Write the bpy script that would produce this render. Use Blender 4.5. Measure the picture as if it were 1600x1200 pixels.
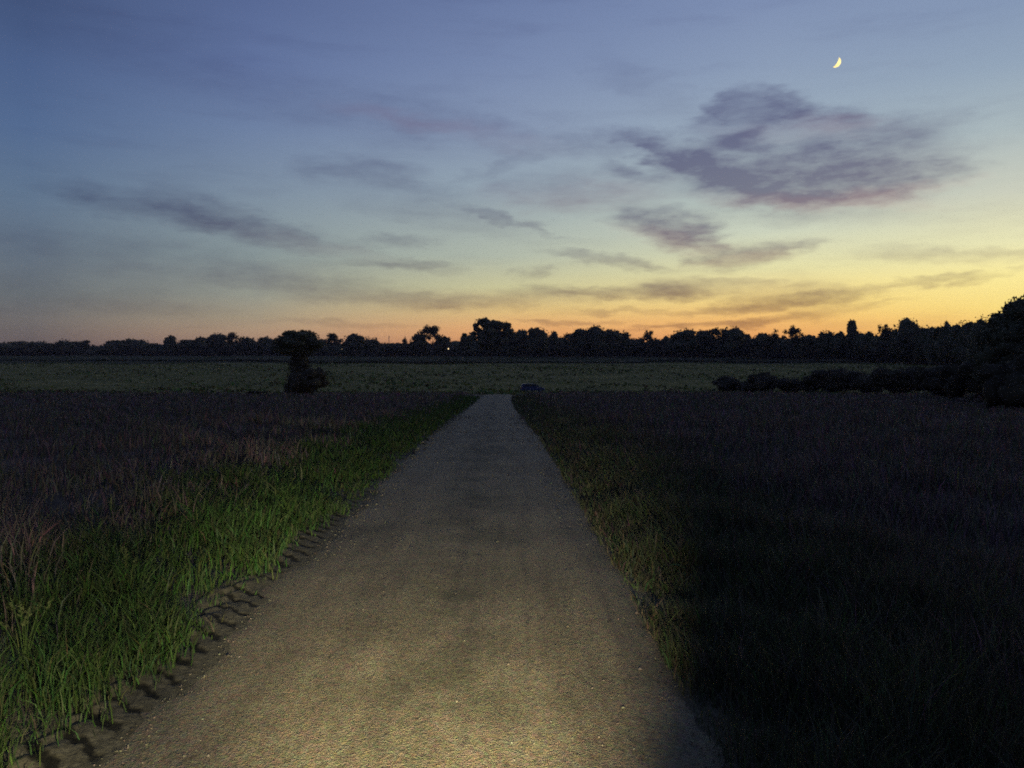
import bpy, bmesh, math
import numpy as np
from mathutils import Vector, Matrix

# ------------------------------------------------------------------ camera, world, sun, exposure
sc = bpy.context.scene
for o in list(bpy.data.objects):
    bpy.data.objects.remove(o)
COL = sc.collection
CAM_H, FPX, HORIZON = 1.72, 1256.0, 568.0
PITCH = math.atan((600 - HORIZON) / FPX)
cd = bpy.data.cameras.new('camera'); cam = bpy.data.objects.new('camera', cd); COL.objects.link(cam)
cam.location = (0, 0, CAM_H); cam.rotation_euler = (math.pi / 2 - PITCH, 0, 0)
cd.sensor_width = 36; cd.lens = 36 * FPX / 1600; cd.clip_start = 0.05; cd.clip_end = 30000
sc.camera = cam
sc.view_settings.view_transform = 'Standard'; sc.view_settings.look = 'None'
sc.view_settings.exposure = 0.0; sc.view_settings.gamma = 1.0
sc.view_settings.use_curve_mapping = False
sc.render.resolution_x = 1024; sc.render.resolution_y = 768
sc.cycles.filter_width = 1.9
sc.cycles.use_denoising = False
sc.cycles.use_adaptive_sampling = True; sc.cycles.adaptive_threshold = .022; sc.cycles.adaptive_min_samples = 24
sc.cycles.max_bounces = 5; sc.cycles.diffuse_bounces = 2; sc.cycles.transparent_max_bounces = 12
sc.cycles.sample_clamp_indirect = 3

HAZE = 1.45e-4
SUN_EL, SUN_AZ = -3.5, 47.0          # the sun has set to the right of the view


def px_dir(px, py):
    """direction seen at a pixel of the 1600x1200 photograph"""
    x, y, z = (px - 800) / FPX, 1.0, (600 - py) / FPX
    c, s = math.cos(PITCH), math.sin(PITCH)
    return Vector((x, y * c + z * s, -y * s + z * c)).normalized()


def px_ae(px, py):
    d = px_dir(px, py)
    return math.degrees(math.atan2(d.x, d.y)), math.degrees(math.asin(d.z))


def lin(c):
    r = []
    for v in c:
        v = v / 255.0
        r.append(v / 12.92 if v <= 0.04045 else ((v + 0.055) / 1.055) ** 2.4)
    return r


world = bpy.data.worlds.new('World'); sc.world = world; world.use_nodes = True
nt = world.node_tree; nt.nodes.clear(); N = nt.nodes; L = nt.links


def node(tree, kind, **kw):
    n = tree.nodes.new(kind)
    for k, v in kw.items():
        setattr(n, k, v)
    return n


def math_n(op, a, b=None, c=None, tree=None, clamp=False):
    tree = tree or nt
    n = tree.nodes.new('ShaderNodeMath'); n.operation = op; n.use_clamp = clamp
    for i, v in enumerate((a, b, c)):
        if v is None:
            continue
        if isinstance(v, (int, float)):
            n.inputs[i].default_value = v
        else:
            tree.links.new(v, n.inputs[i])
    return n.outputs[0]


def map_n(v, a, b, c=0.0, d=1.0, smooth=True):
    n = nt.nodes.new('ShaderNodeMapRange')
    n.interpolation_type = 'SMOOTHSTEP' if smooth else 'LINEAR'
    n.inputs['From Min'].default_value = a; n.inputs['From Max'].default_value = b
    n.inputs['To Min'].default_value = c; n.inputs['To Max'].default_value = d
    nt.links.new(v, n.inputs['Value'])
    return n.outputs[0]


def mixc(f, a, b, mode='MIX', tree=None):
    tree = tree or nt
    n = tree.nodes.new('ShaderNodeMix'); n.data_type = 'RGBA'; n.blend_type = mode
    for i, v in ((0, f), (6, a), (7, b)):
        if isinstance(v, (int, float)):
            n.inputs[i].default_value = v
        elif isinstance(v, (tuple, list)):
            n.inputs[i].default_value = (*v[:3], 1)
        else:
            tree.links.new(v, n.inputs[i])
    return n.outputs[2]


tc = node(nt, 'ShaderNodeTexCoord'); sep = node(nt, 'ShaderNodeSeparateXYZ'); L.new(tc.outputs['Generated'], sep.inputs[0])
az = math_n('MULTIPLY', math_n('ARCTAN2', sep.outputs[0], sep.outputs[1]), 57.29578)
el = math_n('MULTIPLY', math_n('ARCSINE', sep.outputs[2]), 57.29578)
EL0, EL1 = -3.0, 60.0
elf = map_n(el, EL0, EL1, smooth=False)
# colours of the clear sky: rows of (photograph row, sRGB) at five columns of the view
COLS = {
    50: [(0, (66, 84, 122)), (100, (74, 95, 135)), (200, (82, 105, 142)), (300, (94, 115, 140)), (400, (103, 117, 130)), (460, (108, 115, 118)), (500, (112, 108, 106)), (540, (106, 94, 92))],
    400: [(0, (86, 103, 145)), (100, (96, 114, 155)), (200, (108, 127, 160)), (300, (123, 140, 158)), (400, (138, 152, 152)), (460, (152, 155, 142)), (495, (168, 155, 130)), (520, (176, 147, 120)), (545, (168, 130, 110))],
    800: [(0, (106, 123, 162)), (100, (118, 135, 170)), (200, (134, 150, 176)), (300, (150, 166, 176)), (400, (176, 184, 168)), (450, (203, 198, 152)), (485, (224, 192, 128)), (515, (236, 174, 112)), (545, (226, 152, 98))],
    1200: [(0, (124, 141, 175)), (100, (137, 154, 180)), (200, (154, 170, 184)), (300, (178, 191, 186)), (360, (202, 209, 188)), (420, (228, 222, 168)), (470, (248, 216, 134)), (500, (248, 192, 112)), (530, (240, 166, 98))],
    1560: [(0, (130, 148, 177)), (100, (144, 162, 182)), (200, (168, 182, 186)), (300, (200, 203, 186)), (380, (232, 228, 180)), (430, (251, 235, 156)), (480, (253, 223, 130)), (520, (255, 198, 108))],
}


def ramp_for(stops):
    r = node(nt, 'ShaderNodeValToRGB'); cr = r.color_ramp; cr.interpolation = 'LINEAR'
    stops = sorted(stops)
    while len(cr.elements) < len(stops):
        cr.elements.new(0.5)
    for e, (p, c) in zip(cr.elements, stops):
        e.position = p; e.color = (*c, 1)
    L.new(elf, r.inputs[0])
    return r.outputs[0]


def fpos(e):
    return min(1, max(0, (e - EL0) / (EL1 - EL0)))


HIGH = lin((52, 66, 104))
columns = []
for px, rows in sorted(COLS.items()):
    st = [(fpos(px_ae(px, r)[1]), lin(c)) for r, c in rows]
    top = rows[0][1]
    st.append((fpos(38), [a * 0.62 + b * 0.38 for a, b in zip(lin(top), HIGH)]))
    st.append((1.0, HIGH))
    columns.append((px_ae(px, HORIZON)[0], st))
by = {p: columns[i][1] for i, p in enumerate(sorted(COLS))}
dusk = [(fpos(e), lin(c)) for e, c in ((-2, (62, 62, 72)), (2, (74, 72, 84)), (7, (82, 84, 108)), (14, (66, 82, 118)), (26, (58, 74, 112)), (60, (52, 66, 104)))]
dim = [(fpos(e), lin(c)) for e, c in ((-2, (84, 78, 80)), (2, (92, 88, 92)), (7, (92, 100, 114)), (14, (82, 102, 132)), (26, (62, 80, 118)), (60, (52, 66, 104)))]
columns = [(-180, dusk), (-65, dim)] + columns + [(52, by[1560]), (72, by[1200]), (100, by[400]), (130, dim), (180, dusk)]
sky = ramp_for(columns[0][1])
for (a0, _), (a1, st) in zip(columns, columns[1:]):
    sky = mixc(map_n(az, a0, a1, smooth=False), sky, ramp_for(st))

# clouds: (column, row, half width, half height, tilt clockwise, strength)
CL = [
    (1250, 272, 175, 50, 6, .95), (1060, 243, 85, 20, 20, .95), (1150, 283, 115, 25, 16, .8), (1172, 148, 42, 14, 0, .65),
    (1195, 178, 72, 24, 6, .9), (1275, 183, 72, 16, 8, .55), (1108, 186, 48, 14, -16, .55), (1155, 216, 60, 15, 3, .7),
    (1360, 242, 125, 48, 3, .42), (1430, 203, 80, 14, 0, .2), (1350, 290, 95, 20, -3, .5), (1010, 228, 30, 9, 20, .4),
    (985, 272, 48, 14, 16, .6), (1048, 357, 80, 26, 14, 1.15), (1100, 378, 35, 12, 10, .35), (1155, 402, 70, 16, -6, .85),
    (1245, 386, 40, 9, -10, .4), (960, 408, 90, 9, 9, .6), (830, 427, 28, 12, 0, .5), (1055, 451, 75, 15, 2, .8),
    (905, 456, 95, 9, 2, .7), (1255, 467, 95, 10, -2, 1.0), (1205, 481, 90, 7, -2, .8), (1290, 487, 100, 5, -7, .4),
    (1455, 438, 80, 6, -4, .55), (1470, 398, 100, 12, 5, .3), (570, 268, 95, 19, 2, .55), (215, 322, 110, 18, 8, .6),
    (340, 338, 100, 24, 15, .55), (430, 366, 140, 17, 9, .6), (630, 378, 65, 9, 0, .5), (625, 415, 90, 9, 2, .6),
    (800, 348, 90, 7, 15, .5), (690, 335, 160, 22, 10, .25), (500, 448, 190, 18, 6, .4), (740, 468, 200, 13, -1, .6),
    (740, 200, 180, 26, 8, .25), (900, 300, 140, 32, 0, .3), (935, 222, 80, 20, 0, .3), (200, 405, 320, 36, 4, .3),
    (130, 465, 260, 24, 3, .25), (450, 150, 380, 40, 10, .2), (1145, 505, 130, 6, -3, .7), (885, 503, 85, 4, 0, .5),
    (1010, 512, 60, 3, 0, .4), (540, 505, 120, 6, 2, .3), (1150, 440, 60, 7, 0, .4), (770, 262, 90, 10, -20, .25),
    (990, 125, 90, 25, 25, .15), (1180, 455, 200, 9, 0, .3), (1560, 395, 80, 6, 3, .2), (1020, 486, 160, 5, 1, .35),
    (1300, 345, 160, 10, 4, .12), (660, 300, 90, 14, 8, .25),
]
PINK = [(1270, 314, 150, 13, 5, .8), (1410, 298, 90, 10, -3, .55), (1290, 188, 60, 12, 8, .55), (620, 184, 110, 12, 8, .7), (1050, 372, 90, 16, 12, .5),
        (900, 305, 140, 24, 0, .4), (740, 208, 140, 16, 8, .3), (470, 380, 120, 12, 9, .3), (1150, 408, 70, 8, -5, .3), (1240, 205, 120, 12, 5, .35)]
cmb = node(nt, 'ShaderNodeCombineXYZ'); L.new(az, cmb.inputs[0]); L.new(el, cmb.inputs[1])
base_v = cmb.outputs[0]


def warp(vec, scale_v, nscale, amt, detail=3.0):
    mp = node(nt, 'ShaderNodeMapping'); mp.inputs['Scale'].default_value = scale_v; mp.inputs['Rotation'].default_value = (0, 0, 0.12)
    L.new(base_v, mp.inputs[0])
    nz = node(nt, 'ShaderNodeTexNoise'); nz.inputs['Scale'].default_value = nscale; nz.inputs['Detail'].default_value = detail
    L.new(mp.outputs[0], nz.inputs['Vector'])
    s = node(nt, 'ShaderNodeVectorMath', operation='SUBTRACT'); L.new(nz.outputs['Color'], s.inputs[0]); s.inputs[1].default_value = (.5, .5, .5)
    m = node(nt, 'ShaderNodeVectorMath', operation='MULTIPLY'); L.new(s.outputs[0], m.inputs[0]); m.inputs[1].default_value = amt
    a = node(nt, 'ShaderNodeVectorMath', operation='ADD'); L.new(vec, a.inputs[0]); L.new(m.outputs[0], a.inputs[1])
    return a.outputs[0]


wv = warp(base_v, (.5, 1.5, 1), .55, (5.0, 1.1, 0), 2.0)
wv = warp(wv, (.6, 1.8, 1), 1.3, (2.6, .8, 0), 3.5)


def noise_v(scale_v, nscale, detail, lo, hi, a=0.0, b=1.0):
    mp = node(nt, 'ShaderNodeMapping'); mp.inputs['Scale'].default_value = scale_v; mp.inputs['Rotation'].default_value = (0, 0, 0.1)
    L.new(base_v, mp.inputs[0])
    nz = node(nt, 'ShaderNodeTexNoise'); nz.inputs['Scale'].default_value = nscale; nz.inputs['Detail'].default_value = detail
    nz.inputs['Roughness'].default_value = .62
    L.new(mp.outputs[0], nz.inputs['Vector'])
    return map_n(nz.outputs['Fac'], lo, hi, a, b)


def blobs(lst, soft0=1.25, soft1=.15):
    tot = None
    for (cx, cy, rx, ry, ang, s) in lst:
        s = s * (.78 if cx < 850 else 1.0)
        a, e = px_ae(cx, cy)
        mp = node(nt, 'ShaderNodeMapping', vector_type='TEXTURE')
        mp.inputs['Location'].default_value = (a, e, 0); mp.inputs['Rotation'].default_value = (0, 0, -math.radians(ang))
        k = math.degrees(1 / FPX)
        mp.inputs['Scale'].default_value = (rx * k * 1.15, ry * k * 1.25, 1)
        L.new(wv, mp.inputs[0])
        ln = node(nt, 'ShaderNodeVectorMath', operation='LENGTH'); L.new(mp.outputs[0], ln.inputs[0])
        f = map_n(ln.outputs['Value'], soft0, soft1, 0.0, s)
        tot = f if tot is None else math_n('ADD', tot, f)
    return tot


streak = noise_v((.26, .95, 1), 1.0, 5.0, .28, .72, .50, 1.12)
cmask = math_n('MULTIPLY', blobs(CL), streak)
veil = noise_v((.09, .55, 1), 1.0, 6.0, .48, .78, 0, .14)
cmask = math_n('ADD', cmask, veil)
cmask = math_n('DIVIDE', math_n('MULTIPLY', cmask, 1.75), math_n('MULTIPLY_ADD', cmask, .80, 1.0))
patchy = noise_v((.22, .6, 1), 1.4, 4.0, .32, .68, .72, 1.05)
cmask = math_n('MINIMUM', math_n('MULTIPLY', cmask, patchy), .97)
pmask = math_n('MULTIPLY', blobs(PINK), streak, clamp=True)
sky = mixc(cmask, sky, mixc(1.0, sky, (.38, .34, .48), 'MULTIPLY'))
sky = mixc(math_n('MULTIPLY', pmask, .58), sky, mixc(1.0, sky, (1.28, .86, .82), 'MULTIPLY'))

nish = node(nt, 'ShaderNodeTexSky', sky_type='NISHITA')
nish.sun_disc = False; nish.sun_elevation = math.radians(max(SUN_EL, -3.5)); nish.sun_rotation = math.radians(SUN_AZ)
bg0 = node(nt, 'ShaderNodeBackground'); L.new(nish.outputs[0], bg0.inputs[0]); bg0.inputs[1].default_value = 0.02
bg1 = node(nt, 'ShaderNodeBackground'); L.new(sky, bg1.inputs[0]); bg1.inputs[1].default_value = 1.05
add = node(nt, 'ShaderNodeAddShader'); L.new(bg0.outputs[0], add.inputs[0]); L.new(bg1.outputs[0], add.inputs[1])
wo = node(nt, 'ShaderNodeOutputWorld'); L.new(add.outputs[0], wo.inputs[0])
world.cycles.sampling_method = 'MANUAL'; world.cycles.sample_map_resolution = 512


def dir_ae(a, e):
    a, e = math.radians(a), math.radians(e)
    return Vector((math.sin(a) * math.cos(e), math.cos(a) * math.cos(e), math.sin(e)))


sd = bpy.data.lights.new('sun', 'SUN'); sd.energy = 2.0; sd.angle = math.radians(.5); sd.color = (1, .84, .5)
sun = bpy.data.objects.new('sun', sd); COL.objects.link(sun)      # below the horizon: it lights nothing seen, the moon emits its own glow
sun.rotation_euler = (-dir_ae(SUN_AZ, SUN_EL)).to_track_quat('-Z', 'Y').to_euler(); sun.location = (60, 60, -30)

# the bicycle headlamp just ahead of the camera: a broad spill and a hot core from one lamp
LAMP = Vector((.10, .45, .98))
for nm, tgt, e, size, blend in (('headlamp_spill', (-2.7, 2.45, .0), 860.0, 112, 1.0), ('headlamp_core', (-.84, 7.6, 0), 2350.0, 43, 1.0)):
    ld = bpy.data.lights.new(nm, 'SPOT'); ld.energy = e; ld.spot_size = math.radians(size); ld.spot_blend = blend
    ld.shadow_soft_size = .018; ld.color = (1.0, .94, .60)
    lo = bpy.data.objects.new(nm, ld); COL.objects.link(lo); lo.location = LAMP
    lo.rotation_euler = (Vector(tgt) - LAMP).to_track_quat('-Z', 'Y').to_euler()

# ------------------------------------------------------------------ helpers
rng = np.random.default_rng(7)


def tag(o, label=None, cat=None, group=None, kind=None):
    for k, v in (('label', label), ('category', cat), ('group', group), ('kind', kind)):
        if v:
            o[k] = v
    return o


def mesh_obj(name, verts, faces, mats, parent=None, smooth=False, colors=None, midx=None):
    """verts (n,3) array; faces: an (m,k) array or a list of tuples"""
    me = bpy.data.meshes.new(name)
    verts = np.asarray(verts, dtype=np.float32)
    if isinstance(faces, np.ndarray):
        faces = [faces]
    if isinstance(faces, list) and faces and isinstance(faces[0], np.ndarray):
        tot = sum(f.size for f in faces); nf = sum(len(f) for f in faces)
        me.vertices.add(len(verts)); me.vertices.foreach_set('co', verts.ravel())
        me.loops.add(tot); me.loops.foreach_set('vertex_index', np.concatenate([f.ravel() for f in faces]).astype(np.int32))
        lens = np.concatenate([np.full(len(f), f.shape[1]) for f in faces])
        me.polygons.add(nf)
        me.polygons.foreach_set('loop_start', np.concatenate([[0], np.cumsum(lens)[:-1]]).astype(np.int32))
        me.update(calc_edges=True)
    else:
        me.from_pydata([tuple(v) for v in verts], [], faces)
    for m in (mats if isinstance(mats, (list, tuple)) else [mats]):
        me.materials.append(m)
    if smooth:
        me.polygons.foreach_set('use_smooth', np.ones(len(me.polygons), dtype=bool))
    if midx is not None:
        me.polygons.foreach_set('material_index', np.asarray(midx, dtype=np.int32))
    if colors is not None:
        a = me.attributes.new('tint', 'FLOAT_COLOR', 'POINT')
        c = np.ones((len(verts), 4), dtype=np.float32); c[:, :3] = colors
        a.data.foreach_set('color', c.ravel())
    me.validate()
    o = bpy.data.objects.new(name, me); COL.objects.link(o)
    if parent:
        o.parent = parent
    return o


def empty(name, loc, rz=0.0):
    o = bpy.data.objects.new(name, None); COL.objects.link(o); o.location = loc; o.rotation_euler = (0, 0, rz)
    o.empty_display_size = .2
    return o


def material(name, color, rough=.9, spec=.2, noise=None, bump=None, attr=False, trans=0.0):
    """noise = (scale, detail, [colours]); bump = (scale, strength, distance)"""
    m = bpy.data.materials.new(name); m.use_nodes = True; t = m.node_tree
    b = t.nodes['Principled BSDF']; b.inputs['Roughness'].default_value = rough
    b.inputs['Specular IOR Level'].default_value = spec
    b.inputs['Base Color'].default_value = (*color, 1)
    tcx = t.nodes.new('ShaderNodeTexCoord'); out = None
    if noise:
        nz = t.nodes.new('ShaderNodeTexNoise'); nz.inputs['Scale'].default_value = noise[0]; nz.inputs['Detail'].default_value = noise[1]
        t.links.new(tcx.outputs['Object'], nz.inputs['Vector'])
        r = t.nodes.new('ShaderNodeValToRGB'); cs = noise[2]
        while len(r.color_ramp.elements) < len(cs):
            r.color_ramp.elements.new(.5)
        for i, (e, c) in enumerate(zip(r.color_ramp.elements, cs)):
            e.position = .28 + .44 * i / (len(cs) - 1); e.color = (*c, 1)
        t.links.new(nz.outputs['Fac'], r.inputs[0]); out = r.outputs[0]
    if attr:
        at = t.nodes.new('ShaderNodeAttribute'); at.attribute_name = 'tint'
        out = at.outputs['Color'] if out is None else mixc(1.0, out, at.outputs['Color'], 'MULTIPLY', t)
    if out is not None:
        t.links.new(out, b.inputs['Base Color'])
    if bump:
        nb = t.nodes.new('ShaderNodeTexNoise'); nb.inputs['Scale'].default_value = bump[0]; nb.inputs['Detail'].default_value = 5
        t.links.new(tcx.outputs['Object'], nb.inputs['Vector'])
        bp = t.nodes.new('ShaderNodeBump'); bp.inputs['Strength'].default_value = bump[1]; bp.inputs['Distance'].default_value = bump[2]
        t.links.new(nb.outputs['Fac'], bp.inputs['Height']); t.links.new(bp.outputs[0], b.inputs['Normal'])
    if trans:
        tr = t.nodes.new('ShaderNodeBsdfTranslucent'); mx = t.nodes.new('ShaderNodeMixShader'); mx.inputs[0].default_value = trans
        if out is not None:
            t.links.new(out, tr.inputs[0])
        else:
            tr.inputs[0].default_value = (*color, 1)
        t.links.new(b.outputs[0], mx.inputs[1]); t.links.new(tr.outputs[0], mx.inputs[2])
        t.links.new(mx.outputs[0], t.nodes['Material Output'].inputs[0])
    return m


M_leaf = material('leaf', (.04, .06, .02), .8, .2, noise=(.35, 3, [(.055, .050, .034), (.080, .078, .044), (.11, .105, .055)]))
M_leaf2 = material('hedge_leaf', (.03, .04, .02), .85, .1, noise=(1.2, 3, [(.040, .032, .024), (.060, .050, .034), (.080, .070, .042)]))
M_bark = material('bark', (.05, .04, .03), .95, .1, noise=(3, 4, [(.03, .024, .02), (.07, .055, .045)]), bump=(8, .6, .05))
M_grass = material('grass_blade', (.05, .08, .02), .7, .15, attr=True, trans=.25)

# ------------------------------------------------------------------ terrain
KD = np.array([-200, -20, 0, 10, 17, 30, 44, 60, 78, 86, 100, 118, 140, 165, 200, 250, 290, 350, 430, 600, 1000, 4000], float)
KZ = np.array([0, 0, 0, 0, -.05, -.37, -.82, -1.12, -1.36, -1.62, -2.35, -3.0, -3.25, -2.75, -1.4, .45, 1.5, 3.0, 5.0, 7.5, 10, 10], float)


def pchip(x, y):
    h = np.diff(x); d = np.diff(y) / h; m = np.zeros(len(x))
    for i in range(1, len(x) - 1):
        if d[i - 1] * d[i] > 0:
            w1, w2 = 2 * h[i] + h[i - 1], h[i] + 2 * h[i - 1]
            m[i] = (w1 + w2) / (w1 / d[i - 1] + w2 / d[i])
    return m


KM = pchip(KD, KZ)


def hz(y):
    y = np.clip(np.asarray(y, float), KD[0], KD[-1] - 1e-3)
    i = np.clip(np.searchsorted(KD, y, side='right') - 1, 0, len(KD) - 2)
    h = KD[i + 1] - KD[i]; t = (y - KD[i]) / h
    return ((2 * t**3 - 3 * t**2 + 1) * KZ[i] + (t**3 - 2 * t**2 + t) * h * KM[i] + (-2 * t**3 + 3 * t**2) * KZ[i + 1] + (t**3 - t**2) * h * KM[i + 1])


RC_Y = np.array([-200, 0, 3.4, 6.4, 17, 30, 44, 60, 78, 95, 130], float)
RC_X = np.array([-.45, -.40, -.40, -.43, -.61, -.86, -1.12, -1.30, -1.38, -1.30, -.6], float)
RCM = pchip(RC_Y, RC_X)
ROAD_W = 2.76


def road_x(y):
    y = np.clip(np.asarray(y, float), RC_Y[0], RC_Y[-1] - 1e-3)
    i = np.clip(np.searchsorted(RC_Y, y, side='right') - 1, 0, len(RC_Y) - 2)
    h = RC_Y[i + 1] - RC_Y[i]; t = (y - RC_Y[i]) / h
    return ((2 * t**3 - 3 * t**2 + 1) * RC_X[i] + (t**3 - 2 * t**2 + t) * h * RCM[i] + (-2 * t**3 + 3 * t**2) * RC_X[i + 1] + (t**3 - t**2) * h * RCM[i + 1])


def ground_z(x, y):
    x = np.asarray(x, float); y = np.asarray(y, float)
    z = hz(y)
    off = np.abs(x - road_x(y)) - ROAD_W / 2
    side = np.clip(off / 1.2, 0, 1)
    z = z + side * (.05 * np.sin(x * 1.3 + 1.1 * np.sin(y * .7)) * np.clip(off / 3, 0, 1) + .03 * np.sin(y * 1.1 + x * .6) + .05)
    z = z + np.clip((off - 3) / 30, 0, 1) * (.18 * np.sin(x * .11 + .9) + .12 * np.sin(y * .17 + x * .05))
    return z


def at_px(px, py):
    """first point of the ground seen at that pixel"""
    d = px_dir(px, py); t = 2.0
    while t < 3000:
        p = Vector((0, 0, CAM_H)) + d * t
        if p.z < float(ground_z(p.x, p.y)):
            return p
        t *= 1.004
    return None


def grid(xs, ys, zf):
    X, Y = np.meshgrid(xs, ys); Z = zf(X, Y)
    v = np.stack([X.ravel(), Y.ravel(), Z.ravel()], 1)
    nx, ny = len(xs), len(ys)
    i = (np.arange(ny - 1)[:, None] * nx + np.arange(nx - 1)[None]).ravel()
    return v, np.stack([i, i + 1, i + nx + 1, i + nx], 1)


# colours of the land: near rough grassland, a paler field across the dip, a duller one behind
mg = bpy.data.materials.new('soil_and_turf'); mg.use_nodes = True; t = mg.node_tree
b = t.nodes['Principled BSDF']; b.inputs['Roughness'].default_value = 1; b.inputs['Specular IOR Level'].default_value = .05
tcg = t.nodes.new('ShaderNodeTexCoord'); sx = t.nodes.new('ShaderNodeSeparateXYZ'); t.links.new(tcg.outputs['Object'], sx.inputs[0])


def tnoise(scale, detail=4, vec=None, rough=.6):
    n = t.nodes.new('ShaderNodeTexNoise'); n.inputs['Scale'].default_value = scale; n.inputs['Detail'].default_value = detail
    n.inputs['Roughness'].default_value = rough
    t.links.new(vec or tcg.outputs['Object'], n.inputs['Vector']); return n.outputs['Fac']


def tramp(f, stops):
    r = t.nodes.new('ShaderNodeValToRGB')
    while len(r.color_ramp.elements) < len(stops):
        r.color_ramp.elements.new(.5)
    for e, (p, c) in zip(r.color_ramp.elements, stops):
        e.position = p; e.color = (*c, 1)
    t.links.new(f, r.inputs[0]); return r.outputs[0]


near = tramp(tnoise(3.0, 6), [(.3, (.08, .062, .055)), (.5, (.12, .096, .078)), (.7, (.16, .13, .10))])
far1 = tramp(tnoise(.10, 10, rough=.8), [(.32, (.10, .10, .036)), (.46, (.165, .152, .052)), (.56, (.235, .20, .072)), (.68, (.33, .285, .105))])
far2 = tramp(tnoise(.15, 6), [(.3, (.045, .048, .022)), (.7, (.070, .070, .034))])
wob = math_n('MULTIPLY_ADD', tnoise(.05, 3), 16.0, math_n('SUBTRACT', sx.outputs[1], 8.0, tree=t), tree=t)


def tstep(v, a, b):
    n = t.nodes.new('ShaderNodeMapRange'); n.inputs['From Min'].default_value = a; n.inputs['From Max'].default_value = b
    t.links.new(v, n.inputs['Value']); return n.outputs[0]


c = mixc(tstep(wob, 70, 150), near, far1, tree=t)
c = mixc(tstep(wob, 293, 299), c, far2, tree=t)
t.links.new(c, b.inputs['Base Color'])
bp = t.nodes.new('ShaderNodeBump'); bp.inputs['Strength'].default_value = .8; bp.inputs['Distance'].default_value = .12
t.links.new(tnoise(6, 8), bp.inputs['Height']); t.links.new(bp.outputs[0], b.inputs['Normal'])

xs = np.concatenate([-np.geomspace(3000, 12, 60), np.linspace(-11, 11, 75), np.geomspace(12, 3000, 60)])
ys = np.concatenate([np.array([-3000, -1500, -700, -300, -120, -50, -20, -8]), np.linspace(-4, 20, 110), np.linspace(20.5, 100, 110), np.linspace(102, 450, 130), np.geomspace(460, 3000, 25)])


def ground_under(X, Y):
    Z = ground_z(X, Y)
    return np.where(np.abs(X - road_x(Y)) < ROAD_W / 2 + .5, np.where(Y < 110, Z - .05, Z), Z)


v, f = grid(xs, ys, ground_under)
tag(mesh_obj('ground', v, f, mg, smooth=True), kind='structure')

# ------------------------------------------------------------------ road
ma = bpy.data.materials.new('worn_asphalt'); ma.use_nodes = True; t = ma.node_tree
b = t.nodes['Principled BSDF']; b.inputs['Roughness'].default_value = .82; b.inputs['Specular IOR Level'].default_value = .35
tcg = t.nodes.new('ShaderNodeTexCoord'); sx = t.nodes.new('ShaderNodeSeparateXYZ'); t.links.new(tcg.outputs['Object'], sx.inputs[0])


def tvor(scale):
    n = t.nodes.new('ShaderNodeTexVoronoi'); n.inputs['Scale'].default_value = scale
    t.links.new(tcg.outputs['Object'], n.inputs['Vector']); return n


vc = tvor(95); vd = tvor(42)
hsv = t.nodes.new('ShaderNodeHueSaturation'); hsv.inputs['Saturation'].default_value = .42; hsv.inputs['Value'].default_value = 1.0
t.links.new(vc.outputs['Color'], hsv.inputs['Color'])
hs2 = t.nodes.new('ShaderNodeHueSaturation'); hs2.inputs['Saturation'].default_value = .30
t.links.new(vd.outputs['Color'], hs2.inputs['Color'])
chips = mixc(.5, hsv.outputs[0], hs2.outputs[0], tree=t)
tone = tramp(tnoise(.9, 6), [(.3, (.112, .090, .056)), (.5, (.145, .117, .073)), (.72, (.178, .145, .092))])
base = mixc(1.0, tone, mixc(.88, (1.0, 1.0, 1.0), mixc(1.0, chips, (1.9, 1.85, 1.8), 'MULTIPLY', t), tree=t), 'MULTIPLY', t)
at = t.nodes.new('ShaderNodeAttribute'); at.attribute_name = 'tint'
wear = mixc(tstep(tnoise(1.6, 5), .38, .62), (1, 1, 1), at.outputs['Color'], tree=t)
mpg = t.nodes.new('ShaderNodeMapping'); mpg.inputs['Scale'].default_value = (3.2, .22, 1); t.links.new(tcg.outputs['Object'], mpg.inputs[0])
lanes = tramp(tnoise(1.3, 6, mpg.outputs[0], .65), [(.32, (.74, .73, .74)), (.5, (1, 1, 1)), (.66, (1.16, 1.15, 1.12))])
patch = tramp(tnoise(.55, 7, None, .7), [(.34, (.72, .74, .70)), (.48, (1, 1, 1)), (.7, (1.1, 1.08, 1.04))])
t.links.new(mixc(1.0, mixc(1.0, mixc(1.0, base, wear, 'MULTIPLY', t), lanes, 'MULTIPLY', t), patch, 'MULTIPLY', t), b.inputs['Base Color'])
bp = t.nodes.new('ShaderNodeBump'); bp.inputs['Strength'].default_value = .9; bp.inputs['Distance'].default_value = .006
t.links.new(math_n('ADD', vc.outputs['Distance'], math_n('MULTIPLY', tnoise(60, 4), 1.0, tree=t), tree=t), bp.inputs['Height'])
t.links.new(bp.outputs[0], b.inputs['Normal'])

ys = np.concatenate([[-3000, -500, -100, -20, -5], np.arange(-2, 14, .12), np.arange(14, 40, .4), np.arange(40, 128, 1.0)])
us = np.linspace(-1, 1, 41)
rows = []
for y in ys:
    cx = float(road_x(y)); hw = ROAD_W / 2
    ragl = .06 * math.sin(y * 2.3) + .035 * math.sin(y * 5.1 + 1) + .03 * math.sin(y * 11.7) + .02 * math.sin(y * 19.3)
    ragr = .07 * math.sin(y * 1.9 + 2) + .04 * math.sin(y * 4.3) + .03 * math.sin(y * 12.9 + .5) + .02 * math.sin(y * 17.9)
    for u in us:
        x = cx + u * hw + (ragr * max(u, 0) ** 6 if u > 0 else -ragl * max(-u, 0) ** 6)
        camber = .035 * (1 - u * u)
        edge = -.012 * max(0, abs(u) - .9) * 10
        rows.append((x, y, float(hz(y)) + .012 + camber + edge + .006 * math.sin(x * 2.1 + y * .9)))
v = np.array(rows); nx = len(us)
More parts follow.
